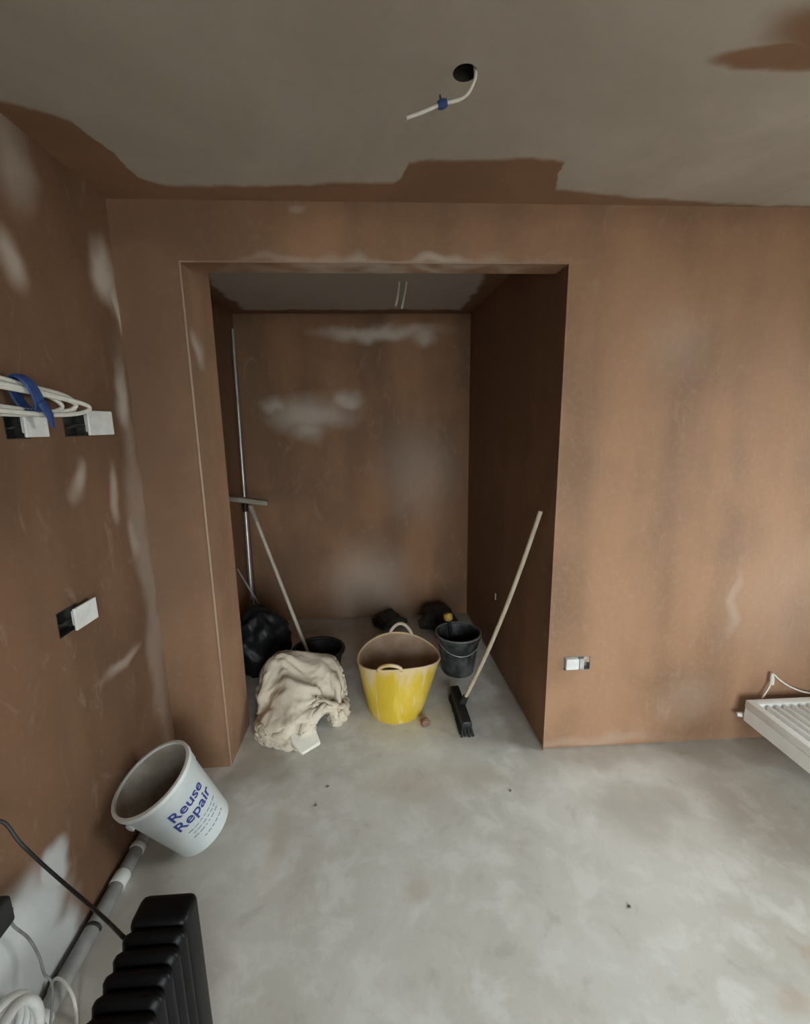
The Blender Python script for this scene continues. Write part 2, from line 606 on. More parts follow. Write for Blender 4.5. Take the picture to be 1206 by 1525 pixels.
# galvanised corner beads at the opening, plastered over, a paler thin edge
m_bead = plaster('plastered corner bead', pale=[((A, 0, 1.2), (.05, .05, 1.2), .35), ((1.0, 0, HD), (.5, .1, .05), .3)])
bm = bmesh.new()
box(bm, A-.004, A+.0025, -.0025, .004, 0, HD+.001, .001, 1)
obj('trim_1', bm, m_bead, **S)
obj('trim_2', newbox(B-.0025, B+.004, -.0025, .004, 0, HD, .001, 1), m_bead, **S)
obj('trim_3', newbox(A, B, -.0025, .004, HD-.0025, HD+.004, .001, 1), m_bead, **S)

# ------------------------------------------------------------------ ceiling cable
t = thing('ceiling_cable', HOLE, 'white light cable with blue tape hanging out of the round ceiling hole', 'cable')
cp = [HOLE+Vector((.012, -.002, .09)), HOLE+Vector((.020, -.004, .03))]+[at(u, v, 1, -.642) for u, v in ((708, 112), (704, 125), (696, 140), (682, 149), (658, 155), (632, 166), (605, 176))]
cps = smooth_path(cp, 8)
k1 = obj('cable', newtube(cps, .0042, seg=8, flat=1.0), m_cable, smooth=True)
a, b = at(652, 157.5, 1, -.642), at(665, 152.5, 1, -.642)
mid = (a+b)/2
bm = newtube([a, a*.7+b*.3, b*.7+a*.3, b], [.008, .0105, .0105, .008], seg=10)
dd = (b-a).normalized()
nn = dd.cross(Vector((0, 1, 0))).normalized()
tube(bm, [mid+nn*.0, mid+nn*.018], [.006, .007], seg=6, flat=.3)
k2 = obj('tape', bm, m_blue, smooth=40)
adopt(t, k1, k2)
tag(k2, 'blue tape wrapped round the cable')

# two wire ends from the alcove ceiling
t = thing('alcove_ceiling_cable', at(599, 418, 2, HA), 'pair of grey white wire tails hanging from the alcove ceiling', 'cable')
for pts in (((594, 412), (594, 428), (592, 442), (589, 456)), ((605, 412), (604, 430), (601, 446), (598, 460))):
    P3 = [at(u, v, 1, .87) for u, v in pts]
    P3[0].z = HA+.002
    adopt(t, obj('wire', newtube(smooth_path(P3, 5), .006, seg=8), m_cable, smooth=True))


# ------------------------------------------------------------------ electrical boxes
def left_box(i, label_box, plate, label_plate):
    y0, y1, z0, z1 = BOXES[i]
    t = thing('back_box', (-.02, (y0+y1)/2, (z0+z1)/2), label_box, 'electrical box', 'open metal boxes in the left wall')
    bm = bmesh.new()
    w = .0025
    box(bm, -.0445, -.041, y0, y1, z0, z1)
    box(bm, -.0445, .001, y0+.0004, y0+w, z0, z1)
    box(bm, -.0445, .001, y1-w, y1-.0004, z0, z1)
    box(bm, -.0445, .001, y0, y1, z0+.0004, z0+w)
    box(bm, -.0445, .001, y0, y1, z1-w, z1-.0004)
    adopt(t, obj('box_shell', bm, m_metal))
    for zz in (z0+.012, z1-.012):
        adopt(t, obj('fixing_lug', newbox(-.012, -.006, y0+w, y0+.012, zz-.006, zz+.006, .001, 1), m_alu))
    ym = (y0*.7+y1*.3)
    for k, mm in enumerate((m_blackp, m_metal)):
        P3 = [Vector((-.040, ym+.01*k, z1-.02-.01*k)), Vector((-.02, ym+.008*k, z0+.03)), Vector((-.004, ym+.02+.004*k, z0+.03+.006*k)), Vector((.006, y1-.004, z0+.034+.004*k))]
        adopt(t, obj('core', newtube(smooth_path(P3, 6), .002, seg=6), mm, smooth=True))
    # face plate pulled out and hanging beside it
    py0, py1, pz0, pz1, px, tilt = plate
    p = thing('face_plate', (px, (py0+py1)/2, pz0), label_plate, 'face plate', 'loose white face plates on the left wall')
    M = Matrix.Translation((px, py0, 0)) @ Matrix.Rotation(tilt, 4, 'Z') @ Matrix.Translation((-px, -py0, 0))
    bm = newbox(px, px+.008, py0, py1, pz0, pz1, .0025)
    bm.transform(M)
    q = obj('plate', bm, m_white)
    bm = newbox(px-.0145, px-.0002, py0+.012, py1-.012, pz0+.012, pz1-.012, .002, 1)
    bm.transform(M)
    q2 = obj('plate_back', bm, m_white)
    adopt(p, q, q2)
    for yy in (py0+.012, py1-.012):
        bm = bmesh.new()
        lathe(bm, [(0, 0), (.0035, 0), (.0035, .0012), (0, .0018)], 12, mat=M @ Matrix.Translation((px+.0078, yy, (pz0+pz1)/2)) @ Matrix.Rotation(R(90), 4, 'Y'))
        adopt(q, obj('screw_cap', bm, m_frame))
    return p


left_box(0, 'dark double metal box in the left wall beside the wide white plate', (-.322, -.188, 1.555, 1.636, .016, R(-1)),
         'wide white face plate hanging beside the dark double box')
left_box(1, 'dark box in the left wall under the taped cable coil', (-.592, -.508, 1.556, 1.634, .016, R(-1)),
         'square white face plate hanging under the blue taped cable coil')
left_box(2, 'low dark metal box in the left wall below the others', (-.527, -.425, .958, 1.030, .016, R(-2)),
         'tilted white face plate beside the lowest wall box')

# box in the front wall: white block on the left, small round gap on the right
t = thing('socket_box', ((SOCK[0]+SOCK[1])/2, 0, SOCK[2]), 'small recessed socket box with white block low on the plastered front wall', 'electrical box')
x0, x1, z0, z1 = SOCK
bm = bmesh.new()
w = .0025
box(bm, x0, x1, .031, .0345, z0, z1)
box(bm, x0+.0004, x0+w, -.001, .0345, z0, z1)
box(bm, x1-w, x1-.0004, -.001, .0345, z0, z1)
box(bm, x0, x1, -.001, .0345, z0+.0004, z0+w)
box(bm, x0, x1, -.001, .0345, z1-w, z1-.0004)
adopt(t, obj('box_shell', bm, simple('grey metal box', (.3, .29, .27), (.22, .2, .19), 50, .5, .4)))
adopt(t, obj('terminal_block', newbox(x0+.006, x0+.068, -.020, .024, z0+.012, z1-.004, .004), m_white))
adopt(t, obj('terminal_block', newbox(x0+.076, x0+.098, -.008, .028, z0+.006, z1-.010, .003), simple('grey connector', (.36, .38, .37), (.5, .47, .42), 40, .5)))
adopt(t, obj('plaster_fill', newbox(x0+.098, x1-w, .002, .03, z0+.036, z1-w, .003), simple('light plaster fill', DRY, MID, 40, .8)))

# coil of white cable hung over the upper boxes
t = thing('cable_coil', (0.05, -.66, 1.62), 'coil of white cable tied with blue tape on the left wall', 'cable')
yc = -.76
for k, (x, hl, zz, hz) in enumerate(((.030, .375, 1.668, .036), (.045, .345, 1.664, .025), (.060, .385, 1.660, .032), (.038, .30, 1.665, .040))):
    pts = []
    for i in range(48):
        a = 2*math.pi*i/48
        ca, sa = math.cos(a), math.sin(a)
        yy = yc+hl*math.copysign(abs(ca)**.75, ca)
        pts.append(Vector((x+.006*math.sin(2*a+k)+(.012 if k % 2 else 0)*sa, yy, zz+hz*math.copysign(abs(sa)**.9, sa)-.022*(ca)+.004*math.sin(3*a+k))))
    adopt(t, obj('cable_loop', newtube(pts, .0068, seg=8, closed=True), m_cable, smooth=True))
bm = bmesh.new()
ring = [Vector((.046+.026*math.cos(a), -.600-.020*math.sin(a), 1.668+.047*math.sin(a))) for a in [2*math.pi*k/20 for k in range(20)]]
for wd_ in (-.012, .0, .012):
    tube(bm, [q+Vector((0, wd_, 0)) for q in ring], .0085, seg=6, closed=True, flat=.5)
tube(bm, [Vector((.074, -.590, 1.650)), Vector((.080, -.575, 1.615)), Vector((.078, -.565, 1.580))], [.016, .016, .006], seg=8, flat=.2)
q = obj('tape', bm, m_blue, smooth=40)
tag(q, 'blue tape with a loose end')
adopt(t, q)

# ------------------------------------------------------------------ radiator lying flat by the right end of the front wall
RX0, RX1, RY0, RY1, RZ = 2.687, 3.46, -.664, -.064, .27
t = thing('panel_radiator', (RX0, RY1, 0), 'white fluted panel radiator lying flat off its brackets beside the front wall', 'radiator')
RT = .105
bm = bmesh.new()
box(bm, RX0+.004, RX1-.004, RY0+.004, RY1-.004, RZ-.046, RZ-.038)
# raised border of the face
box(bm, RX0, RX0+.034, RY0, RY1, RZ-.038, RZ, .003)
box(bm, RX1-.034, RX1, RY0, RY1, RZ-.038, RZ, .003)
box(bm, RX0+.0335, RX1-.0335, RY1-.040, RY1, RZ-.038, RZ-.0005, .003)
box(bm, RX0+.0335, RX1-.0335, RY0, RY0+.040, RZ-.038, RZ-.0005, .003)
fp = obj('front_panel', bm, m_rad, smooth=30)
adopt(t, fp)
bm = bmesh.new()
box(bm, RX0, RX0+.002, RY0+.01, RY1-.004, RZ-RT, RZ-.0385)
adopt(t, obj('side_panel', bm, m_rad))
adopt(t, obj('side_panel', newbox(RX1-.003, RX1, RY0+.01, RY1-.012, RZ-RT, RZ-.0385), m_rad))
adopt(t, obj('rear_panel', newbox(RX0+.006, RX1-.006, RY0+.004, RY1-.004, RZ-RT, RZ-RT+.012, .003), m_rad))
nfl = 17
pitch = (RX1-RX0-.068-.022)/nfl
fm = None
for k in range(nfl):
    x = RX0+.034+.022+k*pitch
    if fm is None:
        bm = newbox(0, pitch*.46, RY0+.055, RY1-.055, RZ-.040, RZ+.0015, .005, 2)
        o = obj('flute', bm, m_rad, smooth=40)
        fm = o.data
    else:
        o = bpy.data.objects.new('flute', fm)
        col.objects.link(o)
    o.location.x = x
    adopt(fp, o)
# convector fins seen between the panels at the end
bm = bmesh.new()
for k in range(18):
    y = RY0+.05+k*.028
    box(bm, RX0+.05, RX1-.05, y, y+.002, RZ-RT+.012, RZ-.014)
adopt(t, tag(obj('convector_fins', bm, m_rad), kind='stuff'))
# valve tail sticking out at the back corner and unseen stubs added to hold it up
V0 = Vector((RX0+.05, RY1+.006, RZ-RT+.012))
bm = newtube([V0, V0+Vector((-.045, .012, .0)), V0+Vector((-.062, .018, 0))], [.012, .012, .010], seg=14)
adopt(t, obj('valve', bm, m_white, smooth=40))
for (x, y) in ((RX0+.28, RY1-.10), (RX1-.08, RY1-.10), (RX0+.28, RY0+.12), (RX1-.08, RY0+.12)):
    adopt(t, obj('added_support_stub', newtube([(x, y, 0), (x, y, RZ-RT+.002)], .013, seg=14), m_white, smooth=40))

# white cable end standing up behind it
t = thing('wall_cable', at(1150, 1022, 1, -.012), 'thin white cable looping up from the wall behind the radiator', 'cable')
tip = at(1150, 1004, 1, -.028)
P1 = [at(1134, 1040, 1, -.030), at(1141, 1030, 1, -.03), at(1147, 1019, 1, -.028), tip]
P2 = [tip, at(1160, 1012, 1, -.026), at(1175, 1022, 1, -.024), at(1195, 1030, 1, -.024), at(1225, 1036, 1, -.024), at(1260, 1045, 1, -.02)]
adopt(t, obj('cable', newtube(smooth_path(P1[:3]+P2, 6), .0042, seg=8), m_cable, smooth=True))
adopt(t, obj('connector', newtube([at(1149, 1019, 1, -.028), at(1150, 1010, 1, -.028), at(1150, 1003, 1, -.028)], [.009, .0085, .005], seg=10), m_cable, smooth=40))

# ------------------------------------------------------------------ yellow flexible tub
m_yel = NT('yellow rubber with dried plaster')
p = m_yel.n('ShaderNodeTexCoord').outputs['Object']
n1 = m_yel.noise(m_yel.vmath('MULTIPLY', p, (9, 9, 2.5)), 1.2, 4, .6, .6)
sep = m_yel.n('ShaderNodeSeparateXYZ')
m_yel.l(p, sep.inputs[0])
hz = m_yel.math('ADD', m_yel.ramp(sep.outputs['Z'], .12, .40, 0, .42), n1.outputs['Fac'])
c = m_yel.mix(m_yel.ramp(n1.outputs['Fac'], .35, .7), (.62, .42, .030), (.74, .53, .085))
c = m_yel.mix(m_yel.ramp(hz, .62, .92, 0, .85), c, (.66, .50, .36))
n2 = m_yel.noise(m_yel.vmath('MULTIPLY', p, (26, 26, 1.6)), 1.0, 2, .5, .3)
c = m_yel.mix(m_yel.ramp(n2.outputs['Fac'], .60, .68, 0, .7), c, (.70, .56, .40))
m_yel.out(c, .55)
m_yel = m_yel.m
m_tubin = simple('dried brown plaster inside tub', (.36, .23, .15), (.50, .36, .26), 7, .9, 0, .3)

TC = Vector((1.035, .395, 0))
t = thing('plaster_tub', TC, 'yellow flexible tub caked with brown plaster, standing in the alcove', 'tub')
HT, RB, RT_ = .315, .150, .228
LEAN = Vector((.022, .028))       # the soft tub leans a little


def tub_pt(a, z, off=0.0):
    s = z/HT
    r = RB+(RT_-RB)*(s**.85)+off
    dip = .030*s*s*(-math.cos(2*(a-R(85))))*-1   # rim rises to the two handles
    lift = .022*s**3*math.cos(2*(a-R(96)))
    rx = r*(1+.02*s)
    ry = r*(1-.06*s)
    return TC+Vector((rx*math.cos(a)+LEAN.x*s, ry*math.sin(a)+LEAN.y*s, z+lift))


def tub_shell(off, z0, n=72, m=12):
    bm = bmesh.new()
    rings = []
    for j in range(m+1):
        z = z0+(HT-z0)*j/m
        rings.append([bm.verts.new(tub_pt(2*math.pi*i/n, z, off)-TC) for i in range(n)])
    for j in range(m):
        for i in range(n):
            bm.faces.new((rings[j][i], rings[j][(i+1) % n], rings[j+1][(i+1) % n], rings[j+1][i]))
    bm.faces.new(rings[0])
    return bm, rings[-1]


bm, _ = tub_shell(0, 0)
o = obj('tub_wall', bm, m_yel, t, smooth=60)
bm, _ = tub_shell(-.006, .008)
o2 = obj('tub_inside', bm, m_tubin, t, smooth=60)
tag(o2, 'brown dried plaster lining')
bm = bmesh.new()
tube(bm, [tub_pt(2*math.pi*i/72, HT, -.003)-TC for i in range(72)], .006, seg=8, closed=True)
obj('tub_rim', bm, simple('plastered rim', (.66, .50, .34), (.70, .52, .22), 20, .7), t, smooth=True)
m_han = [simple('plastered handle', (.62, .50, .40), (.56, .43, .32), 20, .8), m_yel]
for k, (ac, hgt, half) in enumerate(((R(84), .062, R(17)), (R(256), .040, R(16)))):
    pts = []
    for i in range(25):
        s = i/24
        a = ac-half+2*half*s
        q = tub_pt(a, HT, -.002)-TC
        up = hgt*(math.sin(math.pi*s)**(.55 if k else .7))
        out = Vector((math.cos(a), math.sin(a), 0))
        pts.append(q+Vector((0, 0, up-.004))+out*(.006*math.sin(math.pi*s)+(.004 if k else -.004)*math.sin(math.pi*s)))
    bm = bmesh.new()
    tube(bm, pts, .010 if k == 0 else .0095, seg=10)
    obj('handle', bm, m_han[k], t, smooth=True)

def lumpy(name, c, r, m, seed, amp=.25, **kw):
    bm = bmesh.new()
    bmesh.ops.create_icosphere(bm, subdivisions=3, radius=1)
    for v in bm.verts:
        n = v.co.copy()
        s = 1+amp*noise.noise(n*1.8+Vector((seed, 0, 0)))+amp*.5*noise.noise(n*4+Vector((0, seed, 0)))
        v.co = Vector((n.x*r[0]*s, n.y*r[1]*s, max(n.z*r[2]*s, -r[2]*.75)))
    zmin = min(v.co.z for v in bm.verts)
    for v in bm.verts:
        v.co.z -= zmin
    o = obj(name, bm, m, smooth=True, **kw)
    o.location = c
    return o


lumpy('plaster_lump', (1.183, .228, 0), (.026, .022, .022), m_lump, 3.1, .4, label='brown plaster lump on the floor touching the yellow tub', cat='lump')

# ------------------------------------------------------------------ black bucket with a brush in it
BC = Vector((1.452, .752, 0))
t = thing('black_bucket', BC, 'black plastic bucket with wire handle between the yellow tub and alcove wall', 'bucket')
bm = bmesh.new()
m_bb = simple('black bucket plastic with dust', (.018, .019, .020), (.085, .085, .083), 14, .5, 0, .1)
lathe(bm, [(0, 0), (.098, 0), (.102, .006), (.134, .235), (.145, .238), (.147, .250), (.145, .262), (.139, .266), (.133, .262), (.128, .235), (.097, .012), (0, .010)], 48)
obj('bucket_body', bm, m_bb, t, smooth=35)
bm = bmesh.new()
lathe(bm, [(.141, .258), (.1475, .262), (.1475, .270), (.139, .270)], 48, closed=True)
obj('rim', bm, simple('dusty grey rim', (.20, .20, .195), (.11, .11, .11), 20, .6), t, smooth=35)
bm = bmesh.new()
pts = []
for i in range(25):
    s = i/24
    a = R(200)+R(140)*s
    sag = math.sin(math.pi*s)
    pts.append(Vector((.150*math.cos(a)*(1+.02*sag), .150*math.sin(a)*(1+.03*sag), .252-.075*sag)))
tube(bm, pts, .0026, seg=6)
obj('wire_handle', bm, m_alu, t, smooth=True)

t = thing('hand_brush', BC+Vector((-.03, .05, .012)), 'short brush with yellow grip sticking up from the black bucket', 'brush')
m_gold = simple('dusty yellow plastic', (.48, .29, .035), (.36, .21, .04), 30, .6)
Q0 = BC+Vector((.0, .03, .02))
Q1 = at(667, 918, 1, .88)
dr = (Q1-Q0).normalized()
adopt(t, obj('shaft', newtube([Q0, Q1-dr*.01], .012, seg=12), m_blackp, smooth=True),
      obj('grip', newtube([Q1-dr*.03, Q1-dr*.02, Q1, Q1+dr*.018, Q1+dr*.025], [.016, .028, .032, .028, .012], seg=16), m_gold, smooth=50),
      obj('brush_head', newbox(Q0.x-.045, Q0.x+.045, Q0.y-.02, Q0.y+.02, .011, .045, .006), m_brist))

# dark rubble bits along the back wall
m_dark = simple('dark cloth', (.03, .026, .022), (.055, .045, .036), 30, .9, 0, .3)
lumpy('dark_rag', (1.02, 1.44, 0), (.12, .10, .06), m_dark, 8.2, .5, label='dark rag heap behind the yellow tub against the back wall', cat='rag')
lumpy('tool_pouch', (1.40, 1.38, 0), (.13, .11, .105), m_dark, 5.5, .45, label='dark lumpy tool pouch in the back corner behind the black bucket', cat='pouch')

# ------------------------------------------------------------------ broom on the right
HB = Vector((1.385, .285, 0))
t = thing('broom', HB, 'black headed broom with bowed pale handle leaning on the alcove side wall', 'broom')
hd = Vector((-.03, 1, 0)).normalized()
sd = Vector((hd.y, -hd.x, 0))


def along(bm, p0, p1, w0, w1, z0, z1, bev):
    vs = box(bm, -.5, .5, -.5, .5, 0, 1, 0)
    vs = list(vs)
    for v in vs:
        y = v.co.y+.5
        c_ = p0.lerp(p1, y)
        w_ = w1 if v.co.z > .5 else w0
        v.co = Vector((c_.x, c_.y, 0))+sd*(v.co.x*w_)+Vector((0, 0, z1 if v.co.z > .5 else z0))
    if bev:
        bmesh.ops.bevel(bm, geom=list({e for v in vs for e in v.link_edges}), offset=bev, segments=2, affect='EDGES', profile=.5)


bm = bmesh.new()
along(bm, HB-hd*.165, HB+hd*.165, .060, .046, .050, .085, .008)
h0 = obj('broom_head', bm, m_blackp, smooth=40)
bm = bmesh.new()
rng = random.Random(3)
for i in range(34):
    for j in range(4):
        b0 = HB+hd*(-.152+.304*i/33)+sd*(-.020+.0133*j)
        b1 = b0+hd*(rng.uniform(-.006, .006)+(i-16.5)*.0007)+sd*((j-1.5)*.006+rng.uniform(-.003, .003))
        tube(bm, [Vector((b0.x, b0.y, .052)), Vector((b1.x, b1.y, .001+rng.uniform(0, .003)))], [.0055, .0075], seg=5)
h1 = obj('bristles', bm, m_brist)
h1['kind'] = 'stuff'
Ht = at(805, 761, 0, 1.712)
Hb = Vector((HB.x+.012, HB.y, .082))
md = (Ht+Hb)/2+Vector((.012, -.02, -.008))
hp = smooth_path([Hb, Hb.lerp(Ht, .25)+Vector((.010, -.014, -.006)), md, Hb.lerp(Ht, .75)+Vector((.008, -.014, -.006)), Ht], 8)
h2 = obj('handle', newtube(hp, [.0108]*len(hp), seg=14), m_wood, smooth=50)
bm = newtube([Hb-(hp[1]-Hb).normalized()*.006, Hb+(hp[2]-Hb).normalized()*.05], [.020, .016], seg=14)
h3 = obj('socket', bm, m_blackp, smooth=50)
adopt(t, h0, h1, h2, h3)


# ------------------------------------------------------------------ left group in the alcove: dust sheet, black tub, sack, poles
def drape():
    """a cotton dust sheet dropped and bunched over a heap (small position-based cloth solver)"""
    rs = np.random.RandomState(11)
    N = 62
    L = 1.5
    rest = L/(N-1)
    g = np.stack(np.meshgrid(np.linspace(-.5, .5, N), np.linspace(-.5, .5, N), indexing='ij'), -1).reshape(-1, 2)
    cx_, cy_ = .515, .345
    X = np.zeros((N*N, 3))
    ang = .5
    ca, sa = math.cos(ang), math.sin(ang)
    gx, gy = g[:, 0]*ca-g[:, 1]*sa, g[:, 0]*sa+g[:, 1]*ca
    X[:, 0] = cx_+gx*1.0
    X[:, 1] = cy_+gy*1.05
    X[:, 2] = .44+.07*np.sin(gx*29+1+2*np.sin(gy*6))+.06*np.sin(gy*25+gx*9)+.035*np.sin(gx*55+gy*41)+rs.rand(N*N)*.01
    V = np.zeros_like(X)
    idx = np.arange(N*N).reshape(N, N)
    C = []
    for dx, dy, k in ((1, 0, 1.), (0, 1, 1.), (1, 1, .7), (1, -1, .7), (2, 0, .16), (0, 2, .16)):
        if dy >= 0:
            a = idx[:N-dx or None, :N-dy or None]
            b = idx[dx:, dy:]
        else:
            a = idx[:N-dx, -dy:]
            b = idx[dx:, :N+dy]
        for par in (0, 1):
            ii, jj = np.meshgrid(np.arange(a.shape[0]), np.arange(a.shape[1]), indexing='ij')
            s = ((ii//max(dx, 1)) if dx else (jj//max(abs(dy), 1))) % 2 == par
            C.append((a[s].ravel(), b[s].ravel(), rest*math.hypot(dx, dy), k))
    ell = [((.42, .45, .10), (.15, .15, .235)), ((.60, .47, .10), (.14, .15, .185)), ((.50, .27, .06), (.15, .13, .20)), ((.58, .20, .03), (.13, .10, .13)), ((.42, .19, .03), (.09, .08, .13))]
    ell = [(np.array(c), np.array(r)) for c, r in ell]
    ec, er = np.array((.510, .345)), np.array((.245, .268))

    grow = [2.9]
    touch = np.zeros(N*N, bool)

    def collide(X):
        for c, r in ell:
            d = (X-c)/r
            l = np.linalg.norm(d, axis=1)
            m = l < 1
            touch[m] = True
            X[m] = c+d[m]/l[m, None].clip(1e-3)*r
        touch[X[:, 2] < .006] = True
        X[:, 2] = np.maximum(X[:, 2], .006)
        th = np.arctan2(X[:, 1]-ec[1], X[:, 0]-ec[0])
        wob = grow[0]+.07*np.sin(3*th+.8)+.06*np.sin(5*th+2)
        d = (X[:, :2]-ec)/er
        l = np.linalg.norm(d, axis=1)/wob
        m = l > 1
        X[m, :2] = ec+(X[m, :2]-ec)/l[m, None]
        # keep clear of the nib of wall on the left and the black tub behind
        if grow[0] < 1.05:
            X[:, 0] = np.maximum(X[:, 0], .262)
        return X
    dt = 1/60
    for step in range(160):
        V[:, 2] -= 9.8*dt*.6
        P = X+V*dt
        touch[:] = False
        grow[0] = max(1.0, 2.9-1.9*step/120)
        for itr in range(6):
            for a, b, l0, k in C:
                d = P[b]-P[a]
                l = np.linalg.norm(d, axis=1).clip(1e-6)
                s = (k*.5*(l-l0)/l)[:, None]*d
                P[a] += s
                P[b] -= s
            P = collide(P)
        if step % 4 == 3:
            # keep folds from passing through each other
            sq = (P*P).sum(1)
            D2 = sq[:, None]+sq[None, :]-2*P @ P.T
            np.fill_diagonal(D2, 1)
            ia, ib = np.where(D2 < (.016)**2)
            m = ia < ib
            ia, ib = ia[m], ib[m]
            ri, ci = np.divmod(ia, N)
            rj, cj = np.divmod(ib, N)
            m = (abs(ri-rj)+abs(ci-cj)) > 2
            ia, ib = ia[m], ib[m]
            d = P[ib]-P[ia]
            l = np.linalg.norm(d, axis=1).clip(1e-5)
            s = (.5*(l-.016)/l)[:, None]*d
            np.add.at(P, ia, s*.5)
            np.add.at(P, ib, -s*.5)
            P = collide(P)
        P[touch] = X[touch]+(P[touch]-X[touch])*.35      # friction
        P = collide(P)
        V = (P-X)/dt*.94
        V[touch] *= .2
        sp = np.linalg.norm(V, axis=1)
        V *= np.minimum(1, 2.0/np.maximum(sp, 1e-6))[:, None]
        X = P
    # relax
    for k in range(1):
        G = X.reshape(N, N, 3)
        Y = G.copy()
        Y[1:-1, 1:-1] = G[1:-1, 1:-1]*.6+.1*(G[:-2, 1:-1]+G[2:, 1:-1]+G[1:-1, :-2]+G[1:-1, 2:])
        X = Y.reshape(-1, 3)
    # refine the grid, then crease it
    M = 3*(N-1)+1
    u = np.linspace(0, N-1, M)
    k0 = np.minimum(u.astype(int), N-2)
    w = (u-k0)[:, None]
    w = (w*w*(3-2*w)*.35+w*.65)[:, :, None]
    G = X.reshape(N, N, 3)
    G = G[k0]*(1-w)+G[k0+1]*w
    w2 = w.reshape(1, M, 1)
    G = G[:, k0]*(1-w2)+G[:, k0+1]*w2
    for k in range(2):
        G[1:-1, 1:-1] = G[1:-1, 1:-1]*.5+.125*(G[:-2, 1:-1]+G[2:, 1:-1]+G[1:-1, :-2]+G[1:-1, 2:])
    nrm = np.cross(np.gradient(G, axis=0), np.gradient(G, axis=1))
    nrm /= np.linalg.norm(nrm, axis=2)[:, :, None].clip(1e-9)
    nrm *= np.where(nrm[:, :, 2:3] < 0, -1, 1)
    for i in range(M):
        for j in range(M):
            q = Vector((i/M*L, j/M*L, 0))
            q = q+.07*Vector((noise.noise(q*5), noise.noise(q*5+Vector((9, 3, 0))), 0))
            e = Vector((q.x*.75+q.y*.65, (q.y*.75-q.x*.65)*.28, 0))
            r1 = .5-min(1, abs(noise.noise(e*11))*2.6)
            r2 = .5-min(1, abs(noise.noise(q*17+Vector((4, 8, 1))))*2.6)
            r3 = .5-min(1, abs(noise.noise(q*38+Vector((2, 5, 7))))*2.6)
            G[i, j] += nrm[i, j]*(.020*r1+.006*r2+.0012*r3)
    G[:, :, 2] = np.maximum(G[:, :, 2], .004)
    bm = bmesh.new()
    vs = [[bm.verts.new(G[i, j]) for j in range(M)] for i in range(M)]
    for i in range(M-1):
        for j in range(M-1):
            bm.faces.new((vs[i][j], vs[i+1][j], vs[i+1][j+1], vs[i][j+1]))
    return bm


def sheet_material():
    t = NT('cream cotton dust sheet')
    p = t.pos()
    n = t.noise(p, 7, 4, .6)
    wr = t.noise(t.vmath('MULTIPLY', p, (1, 1, .5)), 11, 3, .5, 1.8)
    crease = t.math('ABSOLUTE', t.math('SUBTRACT', wr.outputs['Fac'], .5))
    t.bump(t.ramp(crease, 0, .12), .12, .008)
    return t.out(t.mix(n.outputs['Fac'], (.70, .61, .495), (.60, .515, .41)), .95, 0, .1)


m_sheet = sheet_material()
sheet = obj('dust_sheet', drape(), m_sheet, smooth=True, label='crumpled cream cotton dust sheet heaped beside the left alcove jamb', cat='sheet')
md = sheet.modifiers.new('thick', 'SOLIDIFY')
md.thickness = .004
md.offset = 1

# folded white rag in front of the sheet
bm = bmesh.new()
rg = [at(u, v, 2, .07) for u, v in ((432, 1088), (468, 1086), (477, 1104), (450, 1120), (434, 1108))]
lo = [Vector((q.x, q.y, .05)) for q in rg]
hi = [Vector((q.x, q.y, h_)) for q, h_ in zip(rg, (.105, .10, .066, .060, .08))]
bv, tv = [bm.verts.new(q) for q in lo], [bm.verts.new(q) for q in hi]
cv_ = bm.verts.new(sum(hi, Vector())/5+Vector((.0, 0, .010)))
for i in range(5):
    j = (i+1) % 5
    bm.faces.new((bv[i], bv[j], tv[j], tv[i]))
    bm.faces.new((tv[i], tv[j], cv_))
bm.faces.new(bv[::-1])
bmesh.ops.bevel(bm, geom=list(bm.edges), offset=.004, segments=2, affect='EDGES')
o = obj('paper_rag', bm, m_rag, smooth=50, label='small folded white rag at the foot of the dust sheet', cat='rag')

# black tub half under the sheet
KC = Vector((.555, .785, 0))
t = thing('mixing_tub', KC, 'black rubber tub whose rim shows behind the dust sheet', 'tub')
bm = bmesh.new()
lathe(bm, [(0, 0), (.118, 0), (.122, .006), (.158, .165), (.150, .165), (.115, .012), (0, .010)], 44)
obj('tub_wall', bm, m_blackp, t, smooth=35)
bm = bmesh.new()
pts = [Vector((.158*math.cos(a), .158*math.sin(a), .165)) for a in [2*math.pi*i/44 for i in range(44)]]
tube(bm, pts, .013, seg=10, closed=True)
obj('rim', bm, m_blackp, t, smooth=True)


# black sack behind, crumpled
def sack(name, c, r, seed, **kw):
    bm = bmesh.new()
    bmesh.ops.create_icosphere(bm, subdivisions=5, radius=1)
    for v in bm.verts:
        n = v.co.copy()
        k = 0
        for f_, a_ in ((1.2, .26), (2.4, .20), (5, .07)):
            k += a_*(1-2*abs(noise.noise(n*f_+Vector((seed, f_, 0)))))
        s = .86+k*.6
        v.co = Vector((n.x*r[0]*s, n.y*r[1]*s, max(n.z*r[2]*s, -r[2]*.7)))
    z0_ = min(v.co.z for v in bm.verts)
    for v in bm.verts:
        v.co.z -= z0_
    o = obj(name, bm, simple('shiny black polythene', (.008, .008, .009), (.014, .014, .015), 30, .45, 0, 0, .35), smooth=True, **kw)
    o.location = c
    return o


sack('rubble_sack', (.150, .90, 0), (.20, .16, .235), 4.2, label='crumpled black rubble sack behind the dust sheet in the alcove corner', cat='sack')

